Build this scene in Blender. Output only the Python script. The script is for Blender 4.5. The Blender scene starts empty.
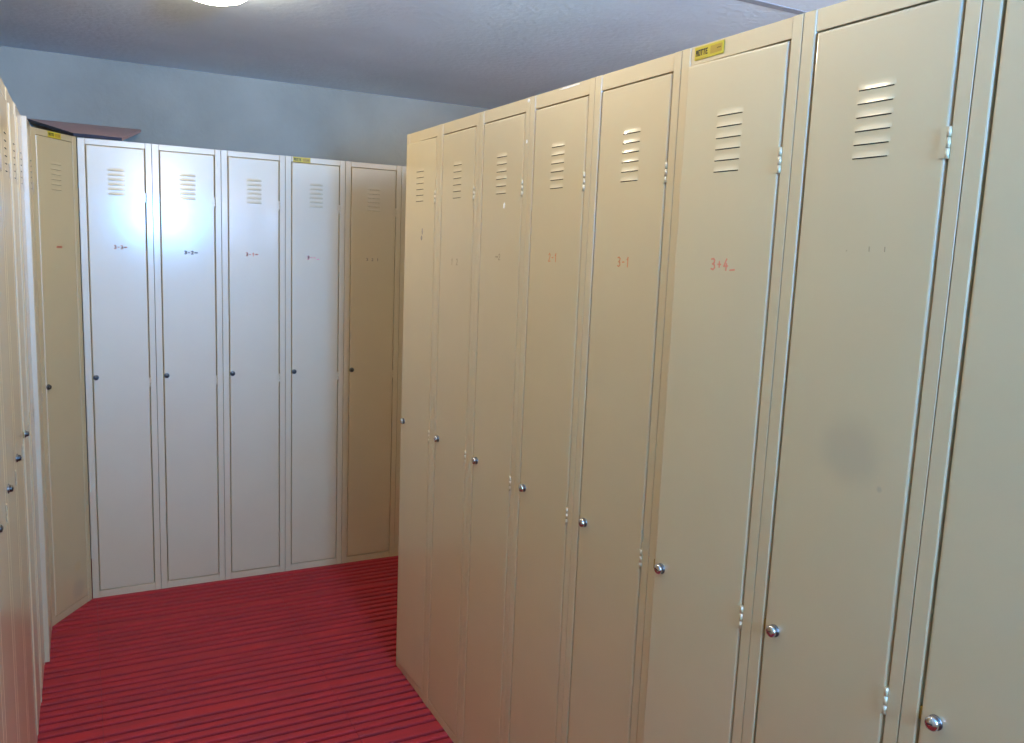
import bpy, bmesh, math, random
from mathutils import Vector, Matrix
random.seed(4)
SC = bpy.context.scene
C = SC.collection
PI = math.pi

# ------------------------------------------------------------------ materials
def srgb(r, g, b):
    f = lambda c: (c/255)/12.92 if c/255 <= .04045 else ((c/255+.055)/1.055)**2.4
    return (f(r), f(g), f(b), 1)

def new_mat(name):
    m = bpy.data.materials.new(name); m.use_nodes = True
    nt = m.node_tree; b = nt.nodes['Principled BSDF']
    return m, nt, b

def plain(name, col, rough=.5, metal=0., emit=None, estr=0.):
    m, nt, b = new_mat(name)
    b.inputs['Base Color'].default_value = col
    b.inputs['Roughness'].default_value = rough
    b.inputs['Metallic'].default_value = metal
    if emit:
        b.inputs['Emission Color'].default_value = emit
        b.inputs['Emission Strength'].default_value = estr
    return m

PAINT_COL = srgb(193, 167, 115)
PAINT_ROUGH = .54
PAINT_IOR = 2.0

def paint(name, stains=(), col=PAINT_COL):
    """glossy enamel on sheet metal: faint mottling, slight waviness, optional smudges (centre, radius, colour, amount)"""
    m, nt, b = new_mat(name)
    L = nt.links; N = nt.nodes
    tc = N.new('ShaderNodeTexCoord')
    n1 = N.new('ShaderNodeTexNoise'); n1.inputs['Scale'].default_value = 6; n1.inputs['Detail'].default_value = 4
    L.new(tc.outputs['Object'], n1.inputs['Vector'])
    mix = N.new('ShaderNodeMix'); mix.data_type = 'RGBA'
    mr = N.new('ShaderNodeMapRange'); mr.inputs[1].default_value = .35; mr.inputs[2].default_value = .7
    L.new(n1.outputs['Fac'], mr.inputs[0])
    L.new(mr.outputs[0], mix.inputs[0])
    c2 = tuple(c*.95 for c in col[:3]) + (1,)
    mix.inputs[6].default_value = col; mix.inputs[7].default_value = c2
    out = mix.outputs[2]
    for (cx, cy, cz), rad, scol, amt in stains:
        vs = N.new('ShaderNodeVectorMath'); vs.operation = 'DISTANCE'
        L.new(tc.outputs['Object'], vs.inputs[0]); vs.inputs[1].default_value = (cx, cy, cz)
        nn = N.new('ShaderNodeTexNoise'); nn.inputs['Scale'].default_value = 14; nn.inputs['Detail'].default_value = 3
        L.new(tc.outputs['Object'], nn.inputs['Vector'])
        ad = N.new('ShaderNodeMath'); ad.operation = 'MULTIPLY_ADD'
        L.new(nn.outputs['Fac'], ad.inputs[0]); ad.inputs[1].default_value = rad*.5
        L.new(vs.outputs['Value'], ad.inputs[2])
        r2 = N.new('ShaderNodeMapRange'); r2.interpolation_type = 'SMOOTHSTEP'
        r2.inputs[1].default_value = rad*.55; r2.inputs[2].default_value = rad*1.3
        r2.inputs[3].default_value = amt; r2.inputs[4].default_value = 0
        L.new(ad.outputs[0], r2.inputs[0])
        mx = N.new('ShaderNodeMix'); mx.data_type = 'RGBA'
        L.new(r2.outputs[0], mx.inputs[0]); L.new(out, mx.inputs[6]); mx.inputs[7].default_value = scol
        out = mx.outputs[2]
    L.new(out, b.inputs['Base Color'])
    n2 = N.new('ShaderNodeTexNoise'); n2.inputs['Scale'].default_value = 3.0; n2.inputs['Detail'].default_value = 1
    L.new(tc.outputs['Object'], n2.inputs['Vector'])
    bp = N.new('ShaderNodeBump'); bp.inputs['Strength'].default_value = .07; bp.inputs['Distance'].default_value = .01
    L.new(n2.outputs['Fac'], bp.inputs['Height']); L.new(bp.outputs['Normal'], b.inputs['Normal'])
    b.inputs['Roughness'].default_value = PAINT_ROUGH
    b.inputs['Specular IOR Level'].default_value = 1.0
    b.inputs['IOR'].default_value = PAINT_IOR
    b.inputs['Coat Weight'].default_value = .75
    b.inputs['Coat Roughness'].default_value = .13
    b.inputs['Coat IOR'].default_value = 1.5
    L.new(bp.outputs['Normal'], b.inputs['Coat Normal'])
    return m

def plaster(name, c1, c2, scale, bump, rough=.85):
    m, nt, b = new_mat(name); L = nt.links; N = nt.nodes
    tc = N.new('ShaderNodeTexCoord')
    n1 = N.new('ShaderNodeTexNoise'); n1.inputs['Scale'].default_value = scale; n1.inputs['Detail'].default_value = 6
    L.new(tc.outputs['Object'], n1.inputs['Vector'])
    r = N.new('ShaderNodeMapRange'); r.inputs[1].default_value = .35; r.inputs[2].default_value = .68
    L.new(n1.outputs['Fac'], r.inputs[0])
    mix = N.new('ShaderNodeMix'); mix.data_type = 'RGBA'
    mix.inputs[6].default_value = c1; mix.inputs[7].default_value = c2
    L.new(r.outputs[0], mix.inputs[0]); L.new(mix.outputs[2], b.inputs['Base Color'])
    n2 = N.new('ShaderNodeTexNoise'); n2.inputs['Scale'].default_value = 45; n2.inputs['Detail'].default_value = 5
    L.new(tc.outputs['Object'], n2.inputs['Vector'])
    bp = N.new('ShaderNodeBump'); bp.inputs['Strength'].default_value = bump; bp.inputs['Distance'].default_value = .01
    L.new(n2.outputs['Fac'], bp.inputs['Height']); L.new(bp.outputs['Normal'], b.inputs['Normal'])
    b.inputs['Roughness'].default_value = rough
    return m

M_PAINT = paint('beige_enamel')
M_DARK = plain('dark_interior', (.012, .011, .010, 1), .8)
M_CHROME = plain('chrome', (.62, .60, .58, 1), .16, 1.)
M_STEEL = plain('dull_steel', (.16, .155, .15, 1), .35, 1.)
M_BLACK = plain('black_slot', (.01, .01, .01, 1), .5)
M_RED_MARK = plain('red_marker', srgb(216, 132, 104), .6)
M_ORANGE_MARK = plain('orange_marker', srgb(206, 128, 84), .6)
M_PINK_MARK = plain('pink_marker', srgb(226, 140, 144), .6)
M_GREY_MARK = plain('grey_marker', srgb(136, 122, 114), .6)
M_FAINT_MARK = plain('faint_marker', srgb(160, 140, 112), .6)
M_YELLOW = plain('yellow_sticker', srgb(196, 172, 36), .4)
M_OCHRE = plain('ochre_print', srgb(176, 142, 40), .4)
M_PRINT = plain('dark_print', srgb(62, 50, 14), .5)
M_WHITE = plain('bare_white', (.85, .85, .82, 1), .5)
M_CEIL = plaster('ceiling_plaster', srgb(216, 228, 242), srgb(200, 212, 226), 1.6, .35)
M_WALL = plaster('wall_plaster', srgb(170, 168, 158), srgb(150, 148, 138), 2.2, .25)
M_WALLC = plaster('cream_plaster', srgb(205, 196, 172), srgb(190, 182, 158), 2.2, .2)
M_FLOOR = plain('floor_screed', srgb(120, 26, 30), .8)

def red_plastic():
    m, nt, b = new_mat('red_plastic'); L = nt.links; N = nt.nodes
    tc = N.new('ShaderNodeTexCoord')
    mp = N.new('ShaderNodeMapping'); mp.inputs['Scale'].default_value = (2.5, 14, 1)
    L.new(tc.outputs['Object'], mp.inputs[0])
    n1 = N.new('ShaderNodeTexNoise'); n1.inputs['Scale'].default_value = 2.2; n1.inputs['Detail'].default_value = 5
    L.new(mp.outputs[0], n1.inputs['Vector'])
    mix = N.new('ShaderNodeMix'); mix.data_type = 'RGBA'
    mix.inputs[6].default_value = srgb(168, 46, 48); mix.inputs[7].default_value = srgb(148, 46, 48)
    r = N.new('ShaderNodeMapRange'); r.inputs[1].default_value = .35; r.inputs[2].default_value = .65
    L.new(n1.outputs['Fac'], r.inputs[0]); L.new(r.outputs[0], mix.inputs[0])
    L.new(mix.outputs[2], b.inputs['Base Color'])
    n2 = N.new('ShaderNodeTexNoise'); n2.inputs['Scale'].default_value = 120
    L.new(tc.outputs['Object'], n2.inputs['Vector'])
    bp = N.new('ShaderNodeBump'); bp.inputs['Strength'].default_value = .15; bp.inputs['Distance'].default_value = .003
    L.new(n2.outputs['Fac'], bp.inputs['Height']); L.new(bp.outputs['Normal'], b.inputs['Normal'])
    b.inputs['Roughness'].default_value = .62
    b.inputs['Specular IOR Level'].default_value = .12
    return m
M_RED = red_plastic()

# ------------------------------------------------------------------ mesh helpers
def box(bm, x0, x1, y0, y1, z0, z1, mi=0):
    v = [bm.verts.new(p) for p in ((x0,y0,z0),(x1,y0,z0),(x1,y1,z0),(x0,y1,z0),(x0,y0,z1),(x1,y0,z1),(x1,y1,z1),(x0,y1,z1))]
    fs = []
    for q in ((0,3,2,1),(4,5,6,7),(0,1,5,4),(1,2,6,5),(2,3,7,6),(3,0,4,7)):
        f = bm.faces.new([v[i] for i in q]); f.material_index = mi; fs.append(f)
    return fs

def bev(bm, r, seg=2, edges=None):
    bmesh.ops.bevel(bm, geom=list(edges if edges is not None else bm.edges), offset=r, segments=seg, profile=.5, affect='EDGES', clamp_overlap=True)

def lathe(bm, prof, axis_dir=-1, n=20, cx=0, cz=0, mi=0, smooth=True):
    """profile (radius, distance out along local -y)"""
    rings = []
    for r, d in prof:
        rings.append([bm.verts.new((cx + r*math.cos(2*PI*k/n), axis_dir*d, cz + r*math.sin(2*PI*k/n))) for k in range(n)])
    for a, b_ in zip(rings, rings[1:]):
        for k in range(n):
            f = bm.faces.new((a[k], a[(k+1) % n], b_[(k+1) % n], b_[k])); f.material_index = mi; f.smooth = smooth
    f = bm.faces.new(rings[-1]); f.material_index = mi

def finish(bm, name, mats):
    bmesh.ops.recalc_face_normals(bm, faces=bm.faces[:])
    me = bpy.data.meshes.new(name); bm.to_mesh(me); bm.free()
    for m in (mats if isinstance(mats, (list, tuple)) else [mats]): me.materials.append(m)
    return me

def link(name, me, parent=None, loc=(0,0,0), rot=(0,0,0)):
    o = bpy.data.objects.new(name, me); C.objects.link(o)
    o.location = loc; o.rotation_euler = rot
    if parent: o.parent = parent
    return o

def tag(o, label, cat, group=None):
    o['label'] = label; o['category'] = cat
    if group: o['group'] = group

def structure(name, me):
    o = link(name, me); o['kind'] = 'structure'; return o

def ribbon(bm, pts, r=.0008, y=-.0004, mi=0):
    """flat pen stroke through (x, z) points, lying just proud of the surface"""
    for (ax, az), (bx_, bz) in zip(pts, pts[1:]):
        d = Vector((bx_-ax, bz-az)); l = d.length
        if l < 1e-6: continue
        d /= l; n = Vector((-d.y, d.x))*r; e = d*r*.7
        p = [(ax-e.x+n.x, az-e.y+n.y), (ax-e.x-n.x, az-e.y-n.y), (bx_+e.x-n.x, bz+e.y-n.y), (bx_+e.x+n.x, bz+e.y+n.y)]
        vs = [bm.verts.new((q[0], y, q[1])) for q in p] 
        vb = [bm.verts.new((q[0], 0.0, q[1])) for q in p]
        bm.faces.new(vs).material_index = mi
        for i in range(4):
            bm.faces.new((vs[i], vs[(i+1)%4], vb[(i+1)%4], vb[i])).material_index = mi

GLY = {
 '3': [[(0,.95),(.35,1),(.6,.85),(.55,.62),(.25,.52),(.6,.42),(.65,.18),(.35,0),(0,.08)]],
 '4': [[(.45,1),(0,.35),(.7,.38)],[(.5,.6),(.45,0)]],
 '1': [[(.15,.75),(.4,1),(.35,0)]],
 '2': [[(.05,.8),(.3,1),(.6,.85),(.5,.5),(0,.02),(.68,.05)]],
 '+': [[(.05,.5),(.6,.5)],[(.33,.75),(.33,.25)]],
 '-': [[(.1,.48),(.55,.5)]],
 '_': [[(0,.02),(.8,.08)]],
 ':': [[(.2,.9),(.25,.75)],[(.2,.3),(.25,.1)]],
 '.': [[(.1,.1),(.2,.16)]],
 '|': [[(.2,.95),(.22,.1)]],
 ' ': [],
 '~': [[(0,.45),(.2,.6),(.4,.4),(.6,.62),(.8,.42),(1,.6)]],
}
def writing(s, h, adv, r):
    bm = bmesh.new(); x = 0
    w = adv*len(s)
    for ch in s:
        for st in GLY[ch]:
            ribbon(bm, [(x - w/2 + px*adv*.85 + random.uniform(-.02,.02)*adv, (pz-.5)*h) for px, pz in st], r)
        x += adv
    return bm

# ------------------------------------------------------------------ locker (front faces local -Y, front plane y = 0)
H = 1.80; DEPTH = .49; SL = .0274; SR = .0251; DB = .030
GAP = .0034; GAPS = {'R': .0034, 'B': .0016}; RECESS = .024; DT = .018      # gap round the door, depth of the door rebate, door thickness
STILE = .0012                              # the upright stiles lap over the rails by this much

def body_mesh(w, dtop, GAP):
    bm = bmesh.new()
    x0, x1 = -w/2 + .0007, w/2 - .0007
    ox0, ox1 = -w/2 + SL - GAP, w/2 - SR + GAP
    oz0, oz1 = DB - GAP, H - dtop + GAP*.5
    # carcass behind the rebate: shell with a dark hollow
    box(bm, x0, x1, RECESS, DEPTH, 0, H)
    # stiles full height, rails between
    e = []
    box(bm, x0, ox0, -STILE, RECESS, 0, H)
    box(bm, ox1, x1, -STILE, RECESS, 0, H)
    box(bm, ox0, ox1, 0, RECESS, oz1, H)
    box(bm, ox0, ox1, 0, RECESS, 0, oz0)
    bmesh.ops.recalc_face_normals(bm, faces=bm.faces[:])
    inner = [e for e in bm.edges if abs(e.verts[0].co.z-e.verts[1].co.z) > 1 and all(abs(v.co.y+STILE) < 1e-6 for v in e.verts)
             and (abs(e.verts[0].co.x-ox0) < 1e-6 or abs(e.verts[0].co.x-ox1) < 1e-6)]
    bev(bm, .0024, 2, inner)
    fl = [e for e in bm.edges if all(v.co.y < RECESS*.5 for v in e.verts) and e.calc_face_angle(0) > 1.2]
    bev(bm, .0006, 1, fl)
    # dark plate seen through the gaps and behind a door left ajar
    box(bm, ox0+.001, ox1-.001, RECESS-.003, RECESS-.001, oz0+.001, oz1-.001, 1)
    return finish(bm, 'locker_body', [M_PAINT, M_DARK])

def door_mesh(w, dtop, mat):
    """origin on the hinge side at the front, panel runs to -x"""
    bm = bmesh.new()
    dw = w - SL - SR; z0, z1 = DB, H - dtop
    box(bm, -dw, 0, -.0012, DT, z0, z1)
    bmesh.ops.recalc_face_normals(bm, faces=bm.faces[:])
    fe = [e for e in bm.edges if all(v.co.y < 0 for v in e.verts)]
    bev(bm, .0042, 3, fe)
    return finish(bm, 'locker_door', [mat])

def vent_mesh(dp, drop):
    """six pressed louvres, each a hood open along its lower edge"""
    bm = bmesh.new()
    nu, nv = 14, 5
    Lh, hh, pitch = .030, .0110, .0178
    for k in range(6):
        zt = (2.5-k)*pitch + hh*.5
        g = []
        for i in range(nu+1):
            u = -1 + 2*i/nu
            u = math.copysign(abs(u)**.55, u)
            s = (1-abs(u)**4)**.7 if abs(u) < 1 else 0
            g.append([bm.verts.new((u*Lh, -.0013 - dp*s*(1-math.cos(v/nv*PI/2)), zt - hh*v/nv)) for v in range(nv+1)])
        for i in range(nu):
            for v in range(nv):
                f = bm.faces.new((g[i][v], g[i+1][v], g[i+1][v+1], g[i][v+1])); f.smooth = True
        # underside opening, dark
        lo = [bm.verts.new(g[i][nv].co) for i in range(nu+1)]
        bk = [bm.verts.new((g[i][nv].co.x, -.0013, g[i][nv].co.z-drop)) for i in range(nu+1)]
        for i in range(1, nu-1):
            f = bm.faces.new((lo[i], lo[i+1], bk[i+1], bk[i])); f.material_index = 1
    return finish(bm, 'louvre_vent', [M_PAINT, M_DARK])

def knob_mesh():
    bm = bmesh.new()
    lathe(bm, [(.0098,.0), (.0098,.002), (.0085,.003)], n=24, mi=1)
    lathe(bm, [(.0072,.001), (.0076,.004), (.0092,.0055), (.0094,.0080), (.0082,.0102), (.005,.0112), (.001,.0114)], n=24, mi=0)
    box(bm, -.0035, .0035, -.0118, -.0110, -.0007, .0007, 2)
    return finish(bm, 'lock_knob', [M_CHROME, M_STEEL, M_BLACK])

def dark_knob_mesh():
    bm = bmesh.new()
    lathe(bm, [(.0105,.0), (.0105,.002), (.0095,.0035)], n=24, mi=0)
    lathe(bm, [(.0075,.001), (.0075,.006), (.007,.009), (.0045,.0102), (.001,.0104)], n=24, mi=1)
    box(bm, -.0035, .0035, -.0108, -.0101, -.0007, .0007, 2)
    return finish(bm, 'lock_cylinder', [M_STEEL, plain('worn_steel', (.09,.088,.085,1), .3, 1.), M_BLACK])

def hinge_mesh():
    """leaf and knuckle sitting in the gap"""
    bm = bmesh.new()
    n = 12
    for a, b_ in ((-.019,-.0068), (-.0062,.0062), (.0068,.019)):
        lo = [bm.verts.new((.0016+.0029*math.cos(2*PI*k/n), .0004+.0029*math.sin(2*PI*k/n), a)) for k in range(n)]
        hi = [bm.verts.new((v.co.x, v.co.y, b_)) for v in lo]
        for k in range(n):
            f = bm.faces.new((lo[k], lo[(k+1)%n], hi[(k+1)%n], hi[k])); f.smooth = True
        bm.faces.new(hi); bm.faces.new(lo[::-1])
    box(bm, -.0085, 0, -.0021, -.0011, -.018, .018)
    return finish(bm, 'door_hinge', [M_PAINT])

def latch_mesh():
    bm = bmesh.new()
    box(bm, -GAP*.95, .002, .001, .006, -.009, .009)
    bev(bm, .0005, 1)
    return finish(bm, 'latch_bolt', [plain('brass_latch', srgb(150, 120, 50), .35, .8)])

def label_mesh():
    bm = bmesh.new()
    box(bm, -.036, .036, -.0010, 0, -.0105, .0105)
    bev(bm, .0004, 1)
    return finish(bm, 'maker_label', [M_YELLOW])

def print_mesh():
    bm = bmesh.new()
    # left half: a word in heavy dark block capitals; right half: ochre picture field with a thin rule
    y = -.0014
    def blk(x0, x1, z0, z1, mi=0): box(bm, x0, x1, y, -.0010, z0, z1, mi)
    x = -.0325
    z0, z1 = -.0045, .0055
    for kind in ('M','O','T','T','E'):
        w_ = .0052
        if kind == 'M':
            blk(x, x+.0016, z0, z1); blk(x+.0036, x+w_, z0, z1); blk(x+.0016, x+.0036, z0+.004, z1-.001)
        elif kind == 'O':
            blk(x, x+.0016, z0, z1); blk(x+.0036, x+w_, z0, z1); blk(x+.0016, x+.0036, z0, z0+.002); blk(x+.0016, x+.0036, z1-.002, z1)
        elif kind == 'T':
            blk(x, x+w_, z1-.0022, z1); blk(x+.0017, x+.0036, z0, z1-.0022)
        else:
            blk(x, x+.0018, z0, z1); blk(x+.0018, x+w_, z0, z0+.002); blk(x+.0018, x+w_, z1-.002, z1); blk(x+.0018, x+.0042, z0+.004, z0+.006)
        x += .0061
    blk(.004, .032, -.006, .0065, 1)
    blk(.020, .030, .000, .0015, 0); blk(-.034, -.003, -.0085, -.0075, 1)
    return finish(bm, 'label_print', [M_PRINT, M_OCHRE])

W_R, W_B = .2731, .2539
DT_R, DT_B = .0324, .0225
ME = {}
def meshes(kind):
    if kind not in ME:
        w, d = (W_R, DT_R) if kind == 'R' else (W_B, DT_B)
        ME[kind] = dict(body=body_mesh(w, d, GAPS[kind]), door=door_mesh(w, d, M_PAINT), w=w, dt=d)
    return ME[kind]
VENT = {'R': vent_mesh(.0017, .0013), 'B': vent_mesh(.0026, .0004)}; KNOB = knob_mesh(); DKNOB = dark_knob_mesh(); HINGE = hinge_mesh(); LATCH = latch_mesh()
LABEL = label_mesh(); PRINT = print_mesh()

def locker(kind, x, y, rz, label, group, ajar=0., mark=None, sticker=None, knob='chrome', knob_z=.881, mark_z=1.436,
           vent_off=0., door_mat=None, mark_off=0., vent=True, push=0.):
    m = meshes(kind); w = m['w']
    r = bpy.data.objects.new('metal_locker', None); C.objects.link(r)
    r.empty_display_size = .1
    r.location = (x, y, 0); r.rotation_euler = (0, 0, rz)
    tag(r, label, 'locker', group)
    link('body', m['body'], r)
    dm = m['door'] if door_mat is None else door_mesh(w, m['dt'], door_mat)
    d = link('door', dm, r, (w/2 - SR, -push, 0), (0, 0, math.radians(ajar)))
    dw = w - SL - SR
    vz = 1.637 if kind == 'R' else 1.648
    link('vent', VENT[kind], d, (-dw/2 + vent_off, 0, vz))
    if knob is None:
        pass
    elif knob == 'chrome':
        link('lock_knob', KNOB, d, (-dw + .0215, -.0012, knob_z), (0, random.uniform(-.5,.5), 0))
    else:
        link('lock_knob', DKNOB, d, (-dw + .0105, -.0012, knob_z), (0, random.uniform(-.5,.5), 0))
    link('latch', LATCH, d, (-dw, 0, knob_z))
    for hz in (1.595, .872):
        link('hinge', HINGE, r, (w/2 - SR, -.0012, hz))
    if mark:
        s, h, adv, rr, mt, off = mark
        k = 0
        for word in s.split(' '):                   # one mark per separate stroke group
            if word:
                mid = (k + len(word)/2 - len(s)/2)*adv
                link('number_marking', finish(writing(word, h, adv, rr), 'number_marking', mt), d, (-dw/2 + off + mid, -.0012, mark_z))
            k += len(word) + 1
    if sticker is not None:
        s = link('maker_label', LABEL, r, (sticker, -.0006, H - .0135 if kind == 'R' else H - .0115))
        s['label'] = 'yellow maker sticker with dark lettering'
        link('label_print', PRINT, s)
    return r, d

# ---- right-hand row: faces -X; n counts from the nearest
XR = .9343; Y0R = .3703
GR = 'lockers in the long right-hand row'
def y_right(n): return Y0R + W_R*(n-.5)
stain = [((-.095, 0, 1.190), .062, srgb(120, 108, 82), .30), ((-.042, 0, 1.150), .006, srgb(130, 116, 84), .5)]
right = [
 dict(label='nearest beige locker of the right-hand row, cut off by the right edge of the photo'),
 dict(label='beige locker with a round grey smudge on its door, second from the right edge', door_mat=paint('smudged_enamel', stain), mark=('.  | |', .007, .012, .0006, M_FAINT_MARK, .012), mark_z=1.466),
 dict(label='beige locker marked 3+4 under a yellow sticker, door slightly ajar, in the right-hand row', ajar=2.2, sticker=-.066, mark=('3+4_', .018, .0145, .0013, M_RED_MARK, .012), mark_z=1.437),
 dict(label='beige locker just left of the yellow-stickered one in the right-hand row', mark=('3-1', .018, .0145, .0012, M_ORANGE_MARK, .0), mark_z=1.433),
 dict(label='beige locker with worn white streak on its top edge, fifth of the right-hand row', mark=('2-1', .018, .0135, .0011, M_ORANGE_MARK, .0), mark_z=1.435),
 dict(label='beige locker with a white paint chip below its vent, in the right-hand row', mark=('~2', .015, .017, .0010, M_FAINT_MARK, .0), mark_z=1.430),
 dict(label='narrow-looking beige locker next to the far end locker of the right-hand row', mark=('1 2', .017, .017, .0010, M_FAINT_MARK, .0), mark_z=1.410),
 dict(label='far end beige locker of the right-hand row, with dark scuff under its vent', ajar=2.6),
]
RR = []
for i, kw in enumerate(right):
    RR.append(locker('R', XR, y_right(i+1), -PI/2, group=GR, **kw))

# small wear marks on the right-hand row
def blob(name, rx, rz_, mt, parent, loc):
    bm = bmesh.new()
    n = 14
    vs = [bm.verts.new((rx*math.cos(2*PI*k/n)*random.uniform(.75,1.15), -.0004, rz_*math.sin(2*PI*k/n)*random.uniform(.75,1.15))) for k in range(n)]
    vb = [bm.verts.new((v.co.x*1.08, .0, v.co.z*1.08)) for v in vs]
    bm.faces.new(vs)
    for k in range(n): bm.faces.new((vs[k], vs[(k+1)%n], vb[(k+1)%n], vb[k]))
    return link(name, finish(bm, name, mt), parent, loc)
blob('paint_chip', .0045, .0075, M_WHITE, RR[5][1], (-.090, -.0012, 1.556))
blob('paint_chip', .0035, .0045, M_WHITE, RR[5][0], (.1275, -.0013, 1.700))
blob('paint_chip', .005, .004, M_WHITE, RR[5][0], (.1285, -.0013, 1.793))
blob('paint_chip', .038, .0022, M_WHITE, RR[4][0], (.035, -.0003, 1.7965))
blob('scuff', .0035, .010, M_GREY_MARK, RR[7][1], (-.085, -.0012, 1.495))
blob('scuff', .0060, .007, M_GREY_MARK, RR[7][1], (-.090, -.0012, 1.475))

# ---- back row: faces -Y
YB = 3.5341
GB = 'lockers in the row along the back wall'
back = [
 dict(label='leftmost locker of the back row, under the brown board', mark=('3-3~', .013, .0115, .0017, M_ORANGE_MARK, .010), mark_z=1.402),
 dict(label='locker in the back row with a bright glare and grey marking, second from the left', mark=('3-2~', .012, .0125, .0019, M_GREY_MARK, .010), mark_z=1.390),
 dict(label='third locker from the left in the back row, pale blue-grey', mark=('3-1~', .013, .0125, .0017, M_RED_MARK, -.008), mark_z=1.391),
 dict(label='back row locker with a small yellow sticker at its top left', sticker=-W_B/2+.068, mark=('3--_', .014, .0135, .0019, M_PINK_MARK, -.008), mark_z=1.386),
 dict(label='tan-shaded back row locker right of the stickered one, half sheltered by the right-hand row', mark=('3 2 1', .011, .012, .0011, M_GREY_MARK, .0), mark_z=1.386),
 dict(label='back row locker mostly hidden behind the end of the right-hand row'),
]
for i, kw in enumerate(back):
    locker('B', W_B*(i+.5), YB, 0, group=GB, knob='dark', knob_z=.897, **kw)

# ---- corner locker, turned between the left row and the back row
TH = math.radians(57.3)
dx, dy = math.cos(TH), math.sin(TH)
ex, ey = -.0025, 3.5300
cm = paint('corner_enamel', [((-.06, 0, .17), .028, srgb(196, 160, 84), .55), ((-.06, 0, .08), .05, srgb(120, 110, 96), .3)])
locker('B', ex - dx*W_B/2, ey - dy*W_B/2, TH, 'locker set at an angle across the left corner, with a yellow sticker',
       'lockers in the left corner', knob='dark', knob_z=.897, sticker=.000, door_mat=cm, mark=('~~~~', .012, .0075, .0026, M_RED_MARK, .004), mark_z=1.396)

# ---- left-hand row: faces +X, seen almost edge-on; n counts from the far end
GL = 'lockers in the left-hand row seen edge-on'
XL = -.1535
y_end = 3.308
left = [
 dict(label='far end locker of the left-hand row, standing forward beside the corner locker', ajar=.2, dx=.016),
 dict(label='second locker from the far end of the left-hand row, seen edge-on', ajar=.6, dx=.002),
 dict(label='third locker from the far end of the left-hand row, door edge catching the light', ajar=.9, dx=.0),
 dict(label='fourth locker from the far end of the left-hand row', ajar=.0, dx=.0),
 dict(label='fifth locker from the far end of the left-hand row', ajar=.0, dx=.0),
 dict(label='sixth locker from the far end of the left-hand row, knob at the photo edge', ajar=.0, dx=.0),
 dict(label='nearest locker of the left-hand row, a sliver at the lower left corner of the photo', ajar=.0, dx=.0),
]
for i, kw in enumerate(left):
    d_ = kw.pop('dx')
    locker('R', XL + d_, y_end - W_R*(i+.5), PI/2, group=GL, knob='dark' if i > 1 else None, knob_z=.905, **kw)


# ------------------------------------------------------------------ brown board lying on the locker tops, leaning on the back wall
def board():
    bm = bmesh.new()
    t = .0105
    A = Vector((-.010, 3.520, 1.8125)); Cc = Vector((.152, 3.536, 1.8125))
    D = Vector((.250, 4.026, 1.906)); E = Vector((-.180, 4.026, 1.907))
    A2 = Vector((.055, 3.521, 1.8125))
    top = [A, A2, Cc, D, E]
    vt = [bm.verts.new(p) for p in top]; vb = [bm.verts.new(p - Vector((0, -.003, t))) for p in top]
    f = bm.faces.new(vt); f.material_index = 0
    f = bm.faces.new(vb[::-1]); f.material_index = 0
    n = len(top)
    for i in range(n):
        f = bm.faces.new((vt[i], vb[i], vb[(i+1)%n], vt[(i+1)%n])); f.material_index = 0 if i in (2, 3) else 1  # front and left edges dark, right and rear edges brown
    me = finish(bm, 'wooden_board', [plain('brown_laminate', srgb(196, 152, 142), .5), plain('dark_edge', srgb(40, 38, 52), .5)])
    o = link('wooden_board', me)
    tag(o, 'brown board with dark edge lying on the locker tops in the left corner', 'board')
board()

# ------------------------------------------------------------------ room shell
ZC = 2.182; YW = 4.034; X0, X1 = -.70, 2.75; YR = -1.4
def shell(name, x0, x1, y0, y1, z0, z1, mat):
    bm = bmesh.new(); box(bm, x0, x1, y0, y1, z0, z1)
    return structure(name, finish(bm, name, mat))
shell('floor', X0-.1, X1+.1, YR-.1, YW+.1, -.12, -.022, M_FLOOR)
shell('ceiling', X0-.1, X1+.1, YR-.1, YW+.1, ZC, ZC+.1, M_CEIL)
shell('wall_back', X0-.1, X1+.1, YW, YW+.1, -.022, ZC, M_WALL)
shell('wall_left', X0-.1, X0, YR, YW, -.022, ZC, M_WALLC)
WX0, WX1, WZ0, WZ1 = .41, .95, 1.42, 2.15       # window opening in the wall behind the camera
def rear():
    bm = bmesh.new()
    box(bm, X0, WX0, YR-.1, YR, -.022, ZC); box(bm, WX1, X1, YR-.1, YR, -.022, ZC)
    box(bm, WX0, WX1, YR-.1, YR, -.022, WZ0); box(bm, WX0, WX1, YR-.1, YR, WZ1, ZC)
    structure('wall_rear', finish(bm, 'wall_rear', M_WALLC))
    bm = bmesh.new()
    f = .05
    for a in ((WX0, WX0+f, WZ0, WZ1), (WX1-f, WX1, WZ0, WZ1), (WX0+f, WX1-f, WZ0, WZ0+f), (WX0+f, WX1-f, WZ1-f, WZ1),
              ((WX0+WX1)/2-.03, (WX0+WX1)/2+.03, WZ0+f, WZ1-f)):
        box(bm, a[0], a[1], YR-.07, YR-.01, a[2], a[3])
    structure('window_1', finish(bm, 'window_1', plain('window_frame_white', (.75,.75,.74,1), .4)))
rear()
VY0, VY1, VZ0, VZ1 = -1.3, .1, .95, 2.0          # unseen window added in the right wall to brighten the ceiling
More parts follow.
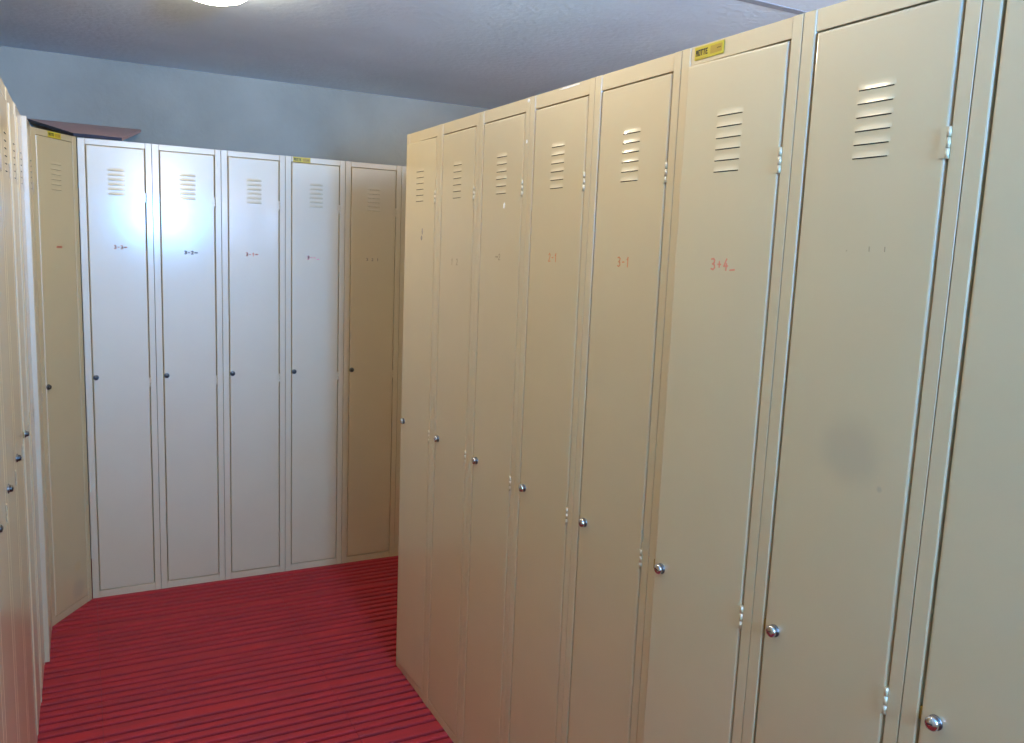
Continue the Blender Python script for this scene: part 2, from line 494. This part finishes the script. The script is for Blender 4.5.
def right_wall():
    bm = bmesh.new()
    box(bm, X1, X1+.1, YR, VY0, -.022, ZC); box(bm, X1, X1+.1, VY1, YW, -.022, ZC)
    box(bm, X1, X1+.1, VY0, VY1, -.022, VZ0); box(bm, X1, X1+.1, VY0, VY1, VZ1, ZC)
    structure('wall_right', finish(bm, 'wall_right', M_WALLC))
    bm = bmesh.new(); f = .05
    for a in ((VY0, VY0+f, VZ0, VZ1), (VY1-f, VY1, VZ0, VZ1), (VY0+f, VY1-f, VZ0, VZ0+f), (VY0+f, VY1-f, VZ1-f, VZ1),
              ((VY0+VY1)/2-.03, (VY0+VY1)/2+.03, VZ0+f, VZ1-f)):
        box(bm, X1+.01, X1+.07, a[0], a[1], a[2], a[3])
    structure('added_window', finish(bm, 'added_window', bpy.data.materials['window_frame_white']))
right_wall()
shell('reflection_blocker', XR+DEPTH+.02, XR+DEPTH+.14, YR, 2.95, -.022, 1.79, M_WALLC)  # unseen partition, added to block stray reflections in the back row
# ceiling batten over the right-hand row
bm = bmesh.new(); box(bm, X0, X1, 1.885, 1.915, ZC-.0015, ZC)
structure('trim_1', finish(bm, 'trim_1', plain('grey_joint_strip', srgb(150, 156, 168), .8)))

# ------------------------------------------------------------------ red slatted plastic mat
def mat():
    bm = bmesh.new()
    xj = [.015 + .675*k for k in range(-1, 4)]
    xs = [X0+.012] + [x for x in xj if X0+.05 < x < 2.2] + [2.2]
    period = .3640; wide = .060; nar = (period - wide)/8; gap = .013
    y = 2.9215
    ys = []
    k = -9
    yy = 2.9215 - period*9
    while yy < 4.02:
        # going away from the camera: eight narrow slats, then a wide one (ends at yy+period)
        for j in range(8): ys.append((yy + j*nar, yy + (j+1)*nar - gap))
        ys.append((yy + 8*nar, yy + period - gap))
        yy += period
    for (xa, xb) in zip(xs, xs[1:]):
        for (ya, yb) in ys:
            if yb > 4.02 or ya < -.4: continue
            dz = random.uniform(-.0012, 0)
            c = .003
            p = [(ya, -.012), (ya, dz-c), (ya+c*.45, dz-c*.3), (ya+c, dz), (yb-c, dz), (yb-c*.45, dz-c*.3), (yb, dz-c), (yb, -.012)]
            a = [bm.verts.new((xa+.0007, q[0], q[1])) for q in p]; b = [bm.verts.new((xb-.0007, q[0], q[1])) for q in p]
            for i in range(7):
                bm.faces.new((a[i], b[i], b[i+1], a[i+1]))
            bm.faces.new(a); bm.faces.new(b[::-1])
        # cross ribs that carry the slats
        n = 4
        for r in range(n+1):
            xc = xa + .012 + (xb-xa-.024)*r/n
            box(bm, xc-.006, xc+.006, -.4, 4.015, -.022, -.010)
    o = link('slatted_floor_mat', finish(bm, 'slatted_floor_mat', M_RED))
    tag(o, 'red plastic slatted mat covering the changing room floor under the lockers', 'floor mat')
mat()

# ------------------------------------------------------------------ lamps
def ceiling_lamp(x, y, label, power, colour):
    r = bpy.data.objects.new('ceiling_lamp', None); C.objects.link(r); r.location = (x, y, ZC)
    tag(r, label, 'ceiling lamp')
    def lat(prof, name, mt):
        bm = bmesh.new(); n = 32; rings = []
        for q, z in prof: rings.append([bm.verts.new((q*math.cos(2*PI*k/n), q*math.sin(2*PI*k/n), z)) for k in range(n)])
        for a, b in zip(rings, rings[1:]):
            for k in range(n):
                f = bm.faces.new((a[k], a[(k+1)%n], b[(k+1)%n], b[k])); f.smooth = True
        bm.faces.new(rings[-1]); link(name, finish(bm, name, mt), r)
    lat([(.115, 0), (.115, -.014), (.108, -.018)], 'base_ring', plain('lamp_ring', (.7,.7,.7,1), .4))
    lat([(.106, -.016), (.106, -.03), (.098, -.046), (.08, -.06), (.05, -.070), (.01, -.074)], 'diffuser',
        plain('lamp_diffuser', (.9,.88,.86,1), .4, 0, colour, power))
LAMP1, FILL_LAMP = 72, 45
LAMP_C = (1, .90, .66, 1); FILL_LAMP_C = (1, .83, .55, 1)
ceiling_lamp(.355, 2.572, 'round white ceiling lamp at the top edge of the photo, above the aisle', LAMP1, LAMP_C)
ceiling_lamp(.42, 1.35, 'added round ceiling lamp out of view, brightening the near lockers', FILL_LAMP, FILL_LAMP_C)  # unseen second lamp, added to lift the near lockers

def area(name, loc, rot, sx, sy, power, col):
    l = bpy.data.lights.new(name, 'AREA'); l.shape = 'RECTANGLE'; l.size = sx; l.size_y = sy
    l.energy = power; l.color = col
    o = bpy.data.objects.new(name, l); C.objects.link(o); o.location = loc; o.rotation_euler = rot
    return o
# daylight through the rear window, and fill at the added side window
# (weak level lamp; strong blue one added, tilted up for ceiling and back-row sheen)
KEY, UPLIGHT, SIDE = 26, 290, 170
KEY_C, UPLIGHT_C, SIDE_C = (1, .8, .8), (.03, .385, 1), (.84, .90, 1)
area('window_daylight', ((WX0+WX1)/2, YR-.005, (WZ0+WZ1)/2), (PI/2, 0, 0), WX1-WX0-.08, WZ1-WZ0-.08, KEY, KEY_C)
area('window_uplight', ((WX0+WX1)/2, YR-.12, WZ0+.22), (PI/2 + math.radians(52), 0, 0), WX1-WX0-.08, .32, UPLIGHT, UPLIGHT_C)
area('side_fill', (X1+.005, (VY0+VY1)/2, (VZ0+VZ1)/2), (PI/2, 0, PI/2), VY1-VY0-.1, VZ1-VZ0-.1, SIDE, SIDE_C)  # fill light at the added side window, lifts the ceiling

W = bpy.data.worlds.new('sky'); SC.world = W; W.use_nodes = True
W.node_tree.nodes['Background'].inputs[0].default_value = (.55, .75, 1, 1)
W.node_tree.nodes['Background'].inputs[1].default_value = 1.0

# ------------------------------------------------------------------ camera
Rm = ((0.8869010561174795, -0.030924706935655133, 0.46092318140731814),
      (-0.46021956152750776, -0.14566184687537057, 0.8757742754570292),
      (0.040055859061167036, -0.9888509942684994, -0.1434198008960826))
cd = bpy.data.cameras.new('camera'); cam = bpy.data.objects.new('camera', cd); C.objects.link(cam)
M = Matrix([[Rm[i][0], -Rm[i][1], -Rm[i][2], 0] for i in range(3)] + [[0,0,0,1]])
M = Matrix.Translation((0, 0, 1.44295)) @ M
cam.matrix_world = M
cd.sensor_fit = 'HORIZONTAL'; cd.sensor_width = 36; cd.lens = 821.93/1024*36
cd.clip_start = .02
SC.camera = cam

vs = SC.view_settings
SC.display_settings.display_device = 'sRGB'
vs.view_transform = 'Standard'; vs.look = 'None'; vs.gamma = 1; vs.exposure = -0.06
vs.use_curve_mapping = False
SC.cycles.max_bounces = 10
SC.cycles.use_denoising = True
